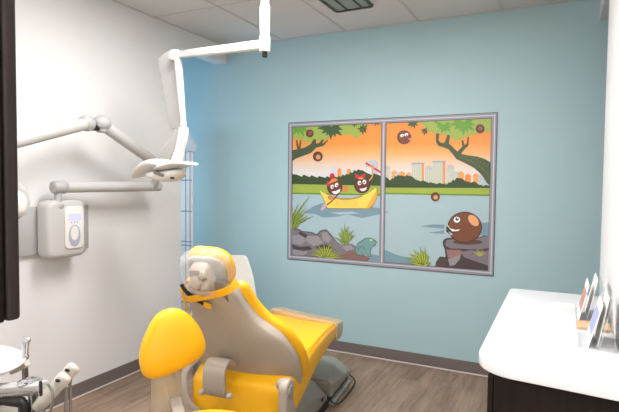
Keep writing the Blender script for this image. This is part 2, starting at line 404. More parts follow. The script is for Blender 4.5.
# left tree
s.ell(298, 130, 16, 9, LG); s.ell(318, 132, 14, 9, LG); s.ell(310, 138, 9, 4.5, LG); s.ell(345, 128, 18, 7, LG); s.ell(357, 135, 4.5, 2.6, LG); s.poly([(292, 126), (292, 120), (366, 118), (366, 130), (330, 132)], LG)
s.poly([(290, 163), (290, 150.5), (297, 149.5), (305, 147.5), (311, 144), (313.5, 139.5), (316, 139), (316.2, 143.5), (319, 143.2), (322.5, 139.4), (324, 139.6), (322.5, 144), (327.5, 139.8), (328.2, 140.6), (323.5, 145.8), (316.5, 147.6), (311, 153), (303, 156), (296, 158.5)], (70, 84, 54))
s.stroke([(299, 151), (297.5, 145), (296.8, 140)], 2.2, 1.4, (70, 84, 54)); s.stroke([(299, 151), (300, 146), (301, 140.5)], 2.2, 1.4, (70, 84, 54))
s.leaf(299, 124, 14, GG, 7, 0, 20, 165); s.leaf(303, 123, 5, DL, 4, 0, 30, 150); s.leaf(320, 125, 5, GG, 4, 0, 30, 150); s.leaf(331.5, 127, 14, DL, 9, 0, -14, 200); s.leaf(363, 129, 6.5, DL, 8, 0, 0, 320); s.leaf(354.5, 123, 5, DL, 5, 0, 0, 180); s.leaf(377, 122, 5, DL, 4, 0, 10, 170)
nut(s, 310, 133.5, 3.8, False); s.ell(310.3, 133.2, 2, 2.2, (150, 84, 84)); nut(s, 318, 156.5, 4.9)
# rocks, grass and frog
s.poly([(288, 270), (288, 229), (296, 228.5), (302, 231), (310, 232), (317, 234), (320, 230.5), (326, 229.5), (331, 234), (335, 240), (342, 245), (352, 243.5), (357, 247), (360, 252), (368, 257), (377, 262), (384, 270)], GREY)
for q in ([(292, 236), (301, 234), (307, 240), (301, 245), (293, 243)], [(306, 236), (318, 236), (324, 243), (314, 246), (307, 242)], [(322, 233), (327, 232), (331, 238), (329, 243), (323, 240)], [(293, 248), (303, 247), (308, 253), (300, 257), (293, 256)], [(342, 246), (351, 245), (355, 249), (346, 251)]): s.poly(q, GLT)
for q in ([(292, 244), (300, 247), (309, 246), (313, 249), (304, 251), (293, 249)], [(315, 247), (325, 244), (333, 248), (326, 251)], [(292, 257), (302, 257), (316, 259), (316, 264), (292, 262)], [(300, 231), (308, 235), (306, 238), (299, 234)]): s.poly(q, GD)
s.poly([(340, 256), (350, 251), (360, 253), (370, 258), (378, 266), (340, 266)], (130, 100, 92))
for q in ([(291, 229.6), (297, 228.8), (303, 231.4), (311, 232.2), (318, 234.5), (321, 231), (326, 230), (331, 234.6), (336, 241)],): s.stroke(q, .9, .7, (74, 66, 70))
s.tuft(291, 229, [(2, -22), (8, -26), (19, -33), (18, -20), (23, -13), (12, -8), (14, -15), (4, -14)], (134, 156, 54), (78, 98, 36), 2.6)
s.tuft(345, 244, [(-7, -12), (-4, -17), (0, -21), (4, -18), (9, -14), (11, -9), (-10, -7)], (140, 162, 60), (78, 98, 36), 2.4)
s.tuft(326, 258, [(-16, -4), (-14, -9), (-8, -13), (-2, -15), (5, -15), (10, -12), (16, -6), (18, -1)], (166, 174, 66), (84, 96, 34), 3.0)
s.poly([(368, 262), (372, 254), (382, 256), (392, 262), (392, 272), (368, 266)], WSH)
fr = [(356, 250), (358, 244), (363, 240.5), (366, 238.5), (370, 238), (373, 239.4), (376.5, 242), (375.5, 245), (371.5, 247), (370, 251), (371.5, 256.5), (367.5, 256), (366, 252), (362, 255), (357.5, 254)]
s.poly([(x + (1 if x > 366 else -1) * .6, y + (1 if y > 248 else -1) * .6) for x, y in fr], (70, 110, 106)); s.poly(fr, (112, 152, 152)); s.ell(371.5, 240, 1.2, 1.1, (200, 220, 150)); s.stroke([(358, 250), (362, 246), (366, 250)], .7, .7, (70, 110, 106))
# faint lettering on the boat
fc = bpy.data.curves.new('lettering', 'FONT'); fc.body = 'BUCKEYES'; fc.size = .05; fc.resolution_u = 2
fo = bpy.data.objects.new('lettering', fc); C.objects.link(fo); dg = bpy.context.evaluated_depsgraph_get(); dg.update(); fm = fo.evaluated_get(dg).to_mesh()
a = W(336.2, 204.2); bb = W(358.3, 203.6); mxx = max(v.co.x for v in fm.vertices); mxz = max(v.co.y for v in fm.vertices); hh = W(336, 199.9)[1] - a[1]
s.d -= .00004; vv = [s.bm.verts.new((a[0] + v.co.x / mxx * (bb[0] - a[0]), s.d, a[1] + v.co.y / mxz * hh + (bb[1] - a[1]) * v.co.x / mxx)) for v in fm.vertices]
for p in fm.polygons:
    try: f = s.bm.faces.new([vv[i] for i in p.vertices])
    except ValueError: continue
    for l in f.loops: l[s.cl] = (*lin((212, 206, 110)), 1)
fo.evaluated_get(dg).to_mesh_clear(); bpy.data.objects.remove(fo)
s.stroke([(336, 205.4), (358.5, 204.9)], .35, .35, (214, 190, 90))
s.done('left_picture')
# ---- right half
s = Sheet(MC + .014, MR - FRW, MB_ + FRW, MT - FRW)
backdrop(s, MC + .014, MR - FRW, 430)
PB = (178, 190, 196); PW = (226, 226, 216)
def tower(x, y, ww, h, edge=True, dome=False):
    s.poly([(x - ww / 2, y + h), (x - ww / 2, y), (x + ww / 2, y - .3), (x + ww / 2, y + h)], PB)
    if dome: s.ell(x, y, ww / 2, ww / 2.2, (226, 178, 160)); s.ell(x, y + .6, ww / 2 * .8, ww / 2.2 * .8, PB)
    k = 0; xx = x - ww / 2 + 1
    while xx < x + ww / 2 - 1:
        s.poly([(xx, y + h), (xx, y + 1), (xx + .8, y + 1), (xx + .8, y + h)], (214, 210, 158)); xx += 1.9
    if edge: s.poly([(x + ww / 2 - 2.2, y + h), (x + ww / 2 - 2.2, y), (x + ww / 2, y), (x + ww / 2, y + h)], (232, 146, 74)); s.poly([(x - ww / 2 - .4, y + .4), (x - ww / 2 - .4, y - .9), (x + ww / 2 + .6, y - 1.2), (x + ww / 2 + .6, y + .2)], (150, 160, 176))
tower(387.5, 168, 6, 16, False, True)
for x, y, c in ((394.5, 170, (240, 164, 92)), (398, 172, PB), (402, 171, (240, 156, 80)), (409, 172, (240, 164, 92)), (413, 173, PB), (461, 171, (240, 156, 80)), (468, 173.5, (238, 140, 66)), (476, 173, (240, 160, 86)), (481, 174, PB), (485, 176, PB)):
    s.poly([(x - 3, 186), (x - 3, y + 2), (x, y), (x + 3, y + 2), (x + 3, 186)], c)
tower(429, 169, 8, 17, False, True); tower(450.5, 168, 8, 18, False, True); tower(418, 163.8, 12, 20); tower(439, 162, 12.5, 22); tower(456, 172, 5, 14, False)
P = [(384, 187.5), (384, 176)]
for x, y in ((386, 177), (389, 179.5), (392, 178), (395, 175.8), (398, 174.8), (403, 175.6), (407, 175), (411, 176), (415, 179), (419, 180.6), (423, 180.2), (427, 182), (431, 182.2), (435, 183.3), (440, 182.8), (445, 184), (449, 182), (453, 179.8), (457, 177.4), (461, 178), (465, 180.6), (469, 182), (474, 181.4), (478, 184), (482, 185.2), (486, 184.8), (492, 186)): P += [(x, y), (x + 1.6, y + .8)]
P.append((494, 188)); s.poly(P, DG)
s.poly([(448, 229), (420, 226.5), (432, 224.4), (452, 224.8), (492, 222), (492, 236), (440, 233.5), (428, 232.8), (440, 231)], WSH); s.poly([(384, 211.5), (390, 212), (384, 213)], WSH)
s.poly([(380, 252), (386, 250), (394, 253.5), (400, 256), (412, 258), (424, 262), (424, 272), (380, 268)], WSH)
# foliage and branch
s.poly([(418, 121), (492, 117), (492, 131), (480, 133), (466, 136), (460, 140), (454, 140.5), (450, 136), (440, 134), (430, 132), (424, 126)], LG)
s.poly([(493, 187), (493, 164), (485, 159), (477, 156.5), (468, 155.3), (461, 153.8), (464.5, 149.5), (468.5, 145.5), (469.2, 137), (467.6, 137), (467, 143), (464.6, 145.2), (463.4, 140), (461.6, 140.6), (462.4, 146.6), (457.5, 151.6), (452, 146.2), (449, 143.4), (449.6, 139), (450, 134.8), (447.4, 135), (446, 139.5), (444.4, 142.8), (441.2, 143), (438.6, 140.4), (439.4, 133.6), (436, 133.6), (436, 141.5), (438.4, 145.8), (443.5, 147.2), (448.5, 149.2), (452.5, 153.8), (456.4, 159), (464, 162.6), (474, 167.8), (482, 175.2), (487, 183)], (70, 84, 50))
s.stroke([(460, 157), (472, 162), (484, 170), (489, 177)], .6, .5, (104, 118, 66)); s.stroke([(463, 155.6), (476, 159), (487, 167)], .6, .5, (98, 112, 62))
s.leaf(444, 125, 10, GG, 8, 0, -14, 195); s.leaf(463.5, 122.5, 14, GG, 9, 0, -14, 195); s.leaf(413, 122, 7.5, DL, 6, 0, 5, 175); s.leaf(425, 131, 5, DL, 7, 0, 0, 300); s.leaf(436, 121, 2, DL, 4)
# nuts
s.ell(404.3, 137.3, 7, 6.9, DB); s.ell(404.5, 137.2, 6.2, 6.1, (122, 66, 50)); s.ell(402.3, 135.6, 1.9, 1.5, (245, 240, 236), -.3); s.ell(406.6, 134.6, 1.9, 1.5, (245, 240, 236), -.3); s.ell(402.8, 136, .7, .6, (40, 20, 20)); s.ell(406.8, 135.2, .7, .6, (40, 20, 20)); s.ell(410, 139, 1.6, 1, (224, 130, 120)); s.ell(405.3, 140.2, 1.6, .6, DB)
nut(s, 480.2, 128.8, 4.4, False); s.ell(480.6, 128.4, 2.2, 2, (150, 84, 74)); nut(s, 435.4, 196.8, 4.5)
# stump, rocks, grass, big nut
s.poly([(494, 276), (494, 236), (484, 235.5), (474, 239), (456, 239), (446, 238.8), (443.6, 242), (444.6, 248), (446.6, 257), (440, 256.4), (436, 262), (434, 275)], GD)
s.stroke([(494, 235), (474, 238.6), (455, 238.4), (446, 239), (443.4, 243), (445.6, 250), (446.4, 258)], 1.3, 1.1, (58, 48, 50)); s.poly([(446.5, 240), (454, 239), (474, 239.4), (490, 235), (494, 236), (494, 247), (480, 249.5), (462, 248.6), (450, 248.4), (445.2, 245)], GREY)
s.poly([(446.6, 249.4), (460, 250), (464, 252), (456, 257), (448, 258)], (150, 112, 108)); s.poly([(461, 252), (470, 250), (486, 251), (494, 249), (494, 268), (484, 264), (472, 260), (464, 257)], GREY)
s.poly([(448, 259), (457, 256), (461, 254), (460, 259), (455, 265), (450, 266)], GLT); s.poly([(436, 262), (441, 257), (448, 261), (444, 266), (436, 268)], (80, 68, 66))
s.tuft(480, 256, [(-7, -4), (-3, -7), (3, -6), (6, -3)], (186, 182, 80), (120, 108, 60), 1.6)
s.ell(468, 242, 15, 2.6, (92, 62, 54))
s.ell(464.8, 227.2, 17.2, 15.6, DB, 0, 40); s.ell(464.9, 227.2, 16.2, 14.7, (118, 70, 44), 0, 40)
s.poly([(445, 222.5), (447.5, 224), (450.5, 228), (449, 231), (453.4, 234.4), (447.4, 236.6), (444, 233)], WATER); s.poly([(446.6, 225.4), (449.4, 228.2), (455.4, 229.8), (460.5, 229.6), (459.5, 231.6), (452.4, 232.8), (448.6, 231.4), (450.8, 235), (446.4, 231.6)], (70, 38, 30)); s.poly([(449.2, 228.2), (455.4, 229.6), (460.2, 229.2), (458.6, 231.0), (452.6, 231.4)], (240, 236, 232))
s.ell(457, 219.7, 3.9, 3.5, (60, 34, 28)); s.ell(457, 219.7, 3.3, 3.0, (244, 240, 236)); s.ell(457.2, 219, 1.7, 1.6, (44, 46, 60)); s.ell(457.8, 218.4, .6, .6, (245, 245, 245))
s.ell(473.6, 220.4, 7.2, 4.6, (120, 66, 44), R(55)); s.ell(473.6, 220.4, 6.6, 4.1, (226, 166, 112), R(48))
s.tuft(424, 266, [(-19, -9), (-15, -13), (-11, -17), (-4, -20), (2, -19), (6, -11), (-17, -4), (8, -4)], (164, 178, 60), (80, 98, 32), 3.4)
s.done('right_picture')
# frame: printed grey mouldings, one mesh, two tones
FG = mat('mural_frame_grey', (146, 144, 154), .45); FGD = mat('mural_frame_outline', (74, 76, 86), .5); FGL = mat('mural_frame_line', (206, 204, 212), .45)
bm = bmesh.new()
def rect(x0, z0, x1, z1, d, mi): bx(bm, (x0, D - d, z0), (x1, D - .0002, z1), mi=mi)
for (x0, z0, x1, z1) in ((ML, MB_, MR, MB_ + FRW), (ML, MT - FRW, MR, MT), (ML, MB_ + FRW, ML + FRW, MT - FRW), (MR - FRW, MB_ + FRW, MR, MT - FRW)): rect(x0, z0, x1, z1, .0052, 0)
rect(MC - .017, MB_ + FRW, MC + .017, MT - FRW, .0052, 0)
q = .005
for (x0, z0, x1, z1) in ((ML - q, MB_ - q, MR + q, MB_), (ML - q, MT, MR + q, MT + q), (ML - q, MB_, ML, MT), (MR, MB_, MR + q, MT)): rect(x0, z0, x1, z1, .0054, 1)
i = FRW
for a0, a1 in ((ML + i, MC - .017), (MC + .017, MR - i)):
    for (x0, z0, x1, z1) in ((a0, MB_ + i, a1, MB_ + i + .004), (a0, MT - i - .005, a1, MT - i), (a0, MB_ + i, a0 + .004, MT - i), (a1 - .004, MB_ + i, a1, MT - i)): rect(x0, z0, x1, z1, .0056, 1)
for (x0, z0, x1, z1) in ((ML + .01, MB_ + .018, MR - .01, MB_ + .024), (ML + .01, MT - .02, MR - .01, MT - .014), (ML + .012, MB_ + .01, ML + .018, MT - .01), (MR - .018, MB_ + .01, MR - .012, MT - .01), (MC - .003, MB_ + i, MC + .004, MT - i)): rect(x0, z0, x1, z1, .0057, 2)
link('printed_frame', bm, [FG, FGD, FGL], mur, 0, loc=(-mur.location.x, -D, -mur.location.z))

# ================================================================== ceiling fixtures
v = thing('ceiling_vent', 'dark framed square air vent with glassy blades in the ceiling near the mural', 'vent', (-1.395, 3.265, CH))
bm = bmesh.new(); hw, hl = .148, .25
prism(bm, rring(-hw, -hl, 2 * hw, 2 * hl, .03), lambda u, w_, d: Vector((u, w_, d)), -.006, 0, .002)
link('backing_plate', bm, VENTG, v)
bm = bmesh.new(); o1 = rring(-hw, -hl, 2 * hw, 2 * hl, .03); o2 = rring(-hw + .018, -hl + .018, 2 * hw - .036, 2 * hl - .036, .02)
loft(bm, [[(a, b, -.001) for a, b in o1], [(a, b, -.014) for a, b in o1], [(a, b, -.014) for a, b in o2], [(a, b, -.004) for a, b in o2]], False); link('frame', bm, VENTF, v)
for x in (-.052, .06):
    bm = bmesh.new(); bx(bm, (x - .007, -hl + .016, -.013), (x + .007, hl - .016, -.005), .002); link('blade', bm, VENTF, v)
for (x, y, _), lb in zip(LAMPS, ('lit ceiling light panel nearest the mural, above the dental chair', 'lit ceiling light panel above the operator stool and counter end', 'added fill light panel farthest from the mural, by the rear wall')):
    l = thing('light_panel', lb, 'ceiling light', (x, y, CH), 0)  # the rear panel only houses the added fill lamp
    bm = bmesh.new()
    for lo, hi in (((-.6, -.3, -.03), (.6, -.28, 0)), ((-.6, .28, -.03), (.6, .3, 0)), ((-.6, -.28, -.03), (-.58, .28, 0)), ((.58, -.28, -.03), (.6, .28, 0))): bx(bm, lo, hi, .002, 1)
    link('frame', bm, WHT, l); box('diffuser', (-.58, -.28, -.012), (.58, .28, -.004), LAMPON, l)

# ================================================================== tall plaid panel beyond the left wall end
p = thing('folding_screen', 'pale blue plaid screen with sloping white top beyond the left wall end', 'screen', (-3.24, 3.8, 0))
box('cloth_panel', (-.135, -.012, .06), (.135, .012, 1.74), PBLUE, p, .004, 2)
bm = bmesh.new()
for x in (-.10, -.02, .06, .112): bx(bm, (x, -.0145, .06), (x + .007, -.0118, 1.74))
for z in (.3, .35, .84, .875, 1.16, 1.45): bx(bm, (-.135, -.0148, z), (.135, -.0118, z + .008))
link('plaid_lines', bm, PLINE, p, 0)
bm = bmesh.new(); prism(bm, [(-.16, 1.72), (.155, 1.72), (.165, 1.78), (.09, 1.885), (-.10, 1.92), (-.16, 1.90)], lambda u, w_, d: Vector((u, d, w_)), -.035, .03, .01); link('hood', bm, PWHITE, p)
bm = bmesh.new(); bx(bm, (-.15, -.09, 0), (-.11, .09, .04), .006); bx(bm, (.11, -.09, 0), (.15, .09, .04), .006); bx(bm, (-.15, -.012, .03), (.15, .012, .07), .004); link('foot', bm, WHT, p)

# ================================================================== counter on the right
CZ = .9; XA = -.235; YA, YB = 1.575, 2.85
bm = bmesh.new()
def corner(cx, cy, r, a0, n=8): return [(cx + r * math.cos(R(a0 + 90 * k / n)), cy + r * math.sin(R(a0 + 90 * k / n))) for k in range(n + 1)]
ol = [(XR - .001, YA - .01)] + corner(XR - .004, YB - .004, .003, 0, 2) + corner(XA - .006 + .035, YB - .035, .035, 90) + corner(XA + .13, YA + .15, .13, 180)
prism(bm, ol, lambda u, w_, d: Vector((u, w_, d)), CZ - .036, CZ, .004)
tag(link('countertop', bm, LAM), 'white laminate worktop with rounded corners on the dark cabinet by the right wall', 'countertop')
cb = thing('base_cabinet', 'dark espresso wood cabinet under the white worktop', 'cabinet', ((XA + XR) / 2 + .03, (YA + YB) / 2, 0))
cx, cy = cb.location.x, cb.location.y
xa = -.195 - cx; xb = XR - .01 - cx; ya = YA + .045 - cy; yb = YB - .06 - cy
box('body', (xa + .018, ya + .0, .09), (xb, yb, CZ - .037), ESP, cb, .002, 1)
box('toe_kick', (xa + .07, ya + .04, 0), (xb, yb - .03, .09), BLK, cb)
for k, (a, b) in enumerate(((ya + .004, (ya + yb) / 2 - .002), ((ya + yb) / 2 + .002, yb - .004))):
    box('drawer', (xa, a, .700), (xa + .017, b, CZ - .042), ESP, cb, .002, 1)
    d = box('door', (xa, a, .095), (xa + .017, b, .694), ESP, cb, .002, 1)
    bm = bmesh.new(); yy = b - .05 if k == 0 else a + .05
    tube(bm, smoothpath([(xa, yy, .52), (xa - .028, yy, .525), (xa - .028, yy, .645), (xa, yy, .65)], 4), .005, 10); link('handle', bm, STEEL, d)

def leaf_obj(label, loc, w_, h, M, lean, rz, back=None):
    t = bmesh.new(); Mx = Matrix.Rotation(R(rz), 4, 'Z') @ Matrix.Rotation(R(lean), 4, 'Y')
    bx(t, (-.001, -w_ / 2, 0), (.001, w_ / 2, h), M=Mx)
    if back is not None: bx(t, (-.0016, -w_ / 2 + .012, h * .25), (-.0011, w_ / 2 - .012, h * .8), M=Mx, mi=1)
    o = link('leaflet', t, [M] + ([back] if back else []), None, 0, loc=loc); tag(o, label, 'leaflet'); return o
def acr(label, loc, w_, h, lean, rz=0, foot=.058):
    t = thing('brochure_holder', label, 'brochure holder', loc, R(rz), 'clear brochure holders on the worktop')
    k = math.tan(R(lean)); bm = bmesh.new()
    prism(bm, [(0, .0), (0, .003), (k * h, h), (k * h + .003, h), (.004, 0)], lambda u, ww, d: Vector((u, d, ww)), -w_ / 2, w_ / 2); link('back_panel', bm, GLASS, t)
    bm = bmesh.new(); prism(bm, [(k * h, h), (k * h + .003, h), (.050, 0), (.047, 0)], lambda u, ww, d: Vector((u, d, ww)), -w_ / 2, w_ / 2); link('rear_strut', bm, GLASS, t)
    bm = bmesh.new(); bx(bm, (-foot, -w_ / 2, 0), (0, w_ / 2, .003)); link('base_plate', bm, GLASS, t)
    bm = bmesh.new(); bx(bm, (-.058, -w_ / 2, 0), (-.055, w_ / 2, .018)); link('front_lip', bm, GLASS, t)
    return t
acr('clear acrylic brochure holder, the nearer one against the wall end of the worktop', (.112, 2.00, CZ), .20, .165, 12)
leaf_obj('white leaflet with blue print in the nearer clear brochure holder', (.082, 1.985, CZ + .004), .17, .15, PAPER, 15, 0, BLUEP)
leaf_obj('plain white leaflet leaning at the back of the nearer brochure holder', (.110, 2.0, CZ + .004), .17, .17, PAPER, 10, 0, None)
acr('clear acrylic brochure holder, the farther one beyond the printed leaflets', (.112, 2.40, CZ), .24, .16, 12)
leaf_obj('reddish leaflet in the farther clear brochure holder', (.060, 2.34, CZ + .004), .2, .15, PAPER, 13, 0, RED)
leaf_obj('pale leaflet behind the reddish one in the farther brochure holder', (.092, 2.40, CZ + .004), .2, .165, PAPER, 12, 0, None)
o = box('card', (-.035, -.055, 0), (.075, .06, .012), KRAFT, None, .001, 1); o.location = (.088, 2.20, CZ); tag(o, 'small brown cardboard box lying between the brochure holders', 'box')
o = box('card', (-.05, -.03, 0), (.05, .03, .004), PAPER, None, .001, 1); o.location = (.0, 2.55, CZ); o.rotation_euler.z = R(8); tag(o, 'white card lying flat on the worktop', 'card')

# ================================================================== dark upper cabinet at the left edge
uc = thing('upper_cabinet', 'dark wood upper cabinet at the left edge of the view', 'cabinet', (-1.2, .15, 1.225))
bm = bmesh.new(); bx(bm, (-.42, .002, .0), (.461, .325, 1.3), .003); link('body', bm, ESP, uc)
for x0, x1 in ((-.42, .015), (.019, .464)):
    d = box('door', (x0, .328, .0), (x1, .349, 1.3), ESP2, uc, .006, 3)
    bm = bmesh.new(); xx = x1 - .05 if x0 < 0 else x0 + .05
    tube(bm, smoothpath([(xx, .349, .06), (xx, .375, .065), (xx, .375, .185), (xx, .349, .19)], 4), .005, 10); link('handle', bm, STEEL, d)

# ================================================================== x-ray unit on the left wall
xr = thing('xray_unit', 'white wall mounted dental x-ray unit with a long folding arm on the left wall', 'x-ray machine', (XL, 2.2, 1.0))
def xl(x, y, z): return Vector((x - XL, y - 2.2, z - 1.0))
box('wall_plate', xl(XL, 1.76, .99) , xl(XL + .03, 2.40, 1.28), ARMJ, xr, .006)
bm = bmesh.new(); pr = rring(-.185, -.035, .265, .355, .05)
prism(bm, pr, lambda u, w_, d: Vector((d, u + .0, w_)), .03, .15, .028); link('control_box', bm, ARM, xr)
bm = bmesh.new(); prism(bm, rring(-.08, .02, .135, .26, .03), lambda u, w_, d: Vector((d, u, w_)), .149, .158, .004); kp = link('keypad', bm, WHT, xr)
box('display', (.158, -.06, .195), (.1595, .033, .235), LCD, kp)
bm = bmesh.new(); prism(bm, [(-.015 + .042 * math.cos(a), .105 + .062 * math.sin(a) - (.0 if math.sin(a) > 0 else .012)) for a in [R(k * 15) for k in range(24)]], lambda u, w_, d: Vector((d, u, w_)), .158, .1592)
link('button_field', bm, ICON, kp)
bm = bmesh.new(); prism(bm, [(-.015 + .028 * math.cos(a), .115 + .045 * math.sin(a)) for a in [R(k * 15) for k in range(24)]], lambda u, w_, d: Vector((d, u, w_)), .1592, .1602); link('button', bm, WHT, kp)
for k in range(3): 
    bm = bmesh.new(); cyl(bm, (.158, -.037 + k * .022, .182), (.1605, -.037 + k * .022, .182), .005, n=12); link('button', bm, ICON, kp)
# arms
A0 = xl(-2.74, 2.085, 1.398); A1 = xl(-2.68, 2.90, 1.403)
bm = bmesh.new(); cyl(bm, xl(-2.74, 2.10, 1.27), xl(-2.74, 2.10, 1.37), .022); cyl(bm, xl(-2.74, 2.10, 1.27), xl(-2.74, 2.10, 1.30), .034, n=20, bev=.006); bx(bm, xl(XL + .02, 2.07, 1.285), xl(-2.73, 2.13, 1.31), .004); link('pivot_post', bm, ARMJ, xr)
bm = bmesh.new(); tube(bm, [A0, A0.lerp(A1, .08), A1.lerp(A0, .02), A1], [.034, .035, .035, .033], 24); link('lower_arm', bm, ARM, xr, 50)
bm = bmesh.new(); d = (A1 - A0).normalized(); cyl(bm, A0 - d * .022, A0 + d * .07, .040, n=24, bev=.012); link('end_cap', bm, ARMJ, xr, 50)
B0 = xl(-2.60, 2.83, 1.545); B1 = xl(-2.60, 2.31, 1.79)
bm = bmesh.new(); cyl(bm, xl(-2.67, 2.83, 1.40), B0 + Vector((0, 0, .0)), .026, n=20, bev=.004); link('elbow_post', bm, ARMJ, xr)
bm = bmesh.new(); tube(bm, [B0, B0.lerp(B1, .02), B1.lerp(B0, .1), B1], [.033, .036, .037, .037], 24); link('middle_arm', bm, ARM, xr, 50)
bm = bmesh.new(); blob(bm, B1 + Vector((0, -.0, .008)), .052, .062, .052)
cyl(bm, B1 - Vector((0, -.0, .05)), B1 + Vector((0, 0, .05)), .036, n=24, bev=.01); link('elbow_joint', bm, ARMJ, xr, 50)
C0 = xl(-2.60, 2.195, 1.785); C1 = xl(-2.52, 1.58, 1.60)
bm = bmesh.new(); blob(bm, C0, .046, .058, .048); cyl(bm, C0 - Vector((0, 0, .045)), C0 + Vector((0, 0, .047)), .032, n=24, bev=.01); link('elbow_joint', bm, ARMJ, xr, 50)
bm = bmesh.new(); cyl(bm, C0 + Vector((0, .0, -.02)), B1 + Vector((0, .0, -.02)), .022, n=16); link('joint_bar', bm, BLK, xr)
bm = bmesh.new(); tube(bm, [C0, C0.lerp(C1, .1), C1.lerp(C0, .1), C1], [.036, .037, .036, .032], 24); link('upper_arm', bm, ARM, xr, 50)
# head and cone
Hc = xl(-2.50, 1.635, 1.315)
bm = bmesh.new(); cyl(bm, C1, Hc + Vector((0, 0, .08)), .02, n=16); link('hanging_post', bm, ARMJ, xr)
bm = bmesh.new(); tube(bm, [Hc + Vector((0, -.02, .10)), Hc + Vector((0, .03, .098)), Hc + Vector((0, .075, .07)), Hc + Vector((0, .092, .01)), Hc + Vector((0, .078, -.05))], .015, 12, 1.6); link('yoke', bm, ARM, xr, 50)
bm = bmesh.new(); blob(bm, Hc, .075, .082, .08, e=.85); link('tube_head', bm, WHT, xr, 60)
bm = bmesh.new(); cyl(bm, Hc + Vector((.03, -.02, -.05)), Hc + Vector((.09, -.05, -.07)), .034, n=24, bev=.004); cyl(bm, Hc + Vector((.08, -.045, -.067)), Hc + Vector((.17, -.12, -.10)), .03, n=24, bev=.002); link('cone', bm, CREAM, xr)

# ================================================================== operating light on its ceiling pole
def P(px, py, Y):
    x, z = W(px, py, Y); return Vector((x, Y, z))
lt = thing('operating_light', 'white dental operating light hanging from a ceiling pole on a cranked arm', 'lamp', (-1.41, 2.3, CH))
L0 = Vector(lt.location)
pt = lambda px, py, Y: P(px, py, Y) - L0
top = Vector((0, 0, 0)); jn = pt(265, 47, 2.3); jn.x = 0; jn.y = 0
bm = bmesh.new(); cyl(bm, (0, 0, 0), (0, 0, -.03), .075, n=28, bev=.006); link('ceiling_plate', bm, WHT, lt)
bm = bmesh.new(); cyl(bm, (0, 0, -.02), jn + Vector((0, 0, .20)), .0205, n=24); link('pole', bm, WHT, lt)
bm = bmesh.new(); cyl(bm, jn + Vector((0, 0, .21)), jn + Vector((0, 0, .0)), .026, n=24, bev=.002); sl = link('sleeve', bm, WHT, lt)
bm = bmesh.new(); cyl(bm, jn + Vector((0, 0, .092)), jn + Vector((0, 0, .066)), .0265, n=24); link('sleeve_band', bm, ARMJ, sl)
for z in (.17, .115):
    bm = bmesh.new(); cyl(bm, jn + Vector((.012, -.022, z)), jn + Vector((.013, -.0275, z)), .003, n=10); link('screw', bm, BLK, sl)
bm = bmesh.new(); cyl(bm, jn + Vector((0, 0, .052)), jn + Vector((0, 0, -.025)), .029, n=24, bev=.003); link('hub', bm, WHT, lt)
bm = bmesh.new(); cyl(bm, jn + Vector((0, 0, -.02)), jn + Vector((0, 0, -.052)), .013, n=20, bev=.003); link('hub_knob', bm, BLK, lt)
e1 = pt(181, 54.5, 2.52)
def boxbar(bm, a, b, w0, h0, w1, h1, e=6.0):
    a, b = Vector(a), Vector(b); d = b - a; x, y = frame_of(d); dn = d.normalized(); rings = []
    for t, k in ((0, .8), (.006, 1), (d.length - .006, 1), (d.length, .8)):
        f = t / d.length; w_, h = (w0 + (w1 - w0) * f) * k, (h0 + (h1 - h0) * f) * k
        rings.append([a + dn * t + x * u + y * v_ for u, v_ in srect(w_, h, 24, e)])
    return loft(bm, rings)
bm = bmesh.new(); boxbar(bm, jn + Vector((0, 0, .012)), e1, .020, .0235, .018, .0215); link('upper_arm', bm, WHT, lt, 50)
e2 = pt(183.5, 124, 2.52)
bm = bmesh.new(); k0 = pt(173.5, 56, 2.52); cyl(bm, k0 + Vector((.01, -.026, 0)), k0 + Vector((.01, .026, 0)), .031, n=24, bev=.006); link('elbow_cap', bm, WHT, lt)
bm = bmesh.new(); boxbar(bm, pt(178, 57, 2.52), e2, .021, .016, .016, .012); link('lower_arm', bm, WHT, lt, 50)
bm = bmesh.new(); prism(bm, [tuple(pt(*q, 2.56).xz) for q in ((158.5, 59.5), (165, 53.5), (172.5, 49.5), (178.5, 49.5), (179, 100), (179.5, 129), (172, 129), (170, 126))], lambda u, w_, d: Vector((u, pt(170, 90, 2.56).y + d, w_)), -.012, .022, .005); link('arm_shaded_side', bm, ARM, lt, 50)  # shaded side of the box-section arm, put in as a greyer slab
bm = bmesh.new(); cyl(bm, e2 + Vector((0, 0, .012)), e2 + Vector((0, 0, -.05)), .02, .017, n=20, bev=.003); link('swivel', bm, WHT, lt)
# curved yoke
sh = pt(184, 136, 2.52)
def slabp(bm, outline, Y, d0, d1, bev): prism(bm, [tuple(pt(*q, Y).xz) for q in outline], lambda u, w_, d: Vector((u, pt(170, 150, Y).y + d, w_)), d0, d1, bev)
bm = bmesh.new(); slabp(bm, ((180.5, 127), (186, 127), (186, 134), (184.8, 142), (182.6, 150), (181, 158), (180, 165), (171, 166), (173, 158), (176, 150), (178, 142), (179.5, 134)), 2.47, -.02, .03, .008); link('yoke', bm, WHT, lt, 60)
bm = bmesh.new(); slabp(bm, ((179.5, 128), (179, 136), (176, 146), (172, 156), (170, 163), (160, 162), (157.5, 155), (161, 149), (167, 143), (173, 133), (176, 128)), 2.56, -.01, .02, .008); link('yoke', bm, ARM, lt, 60)
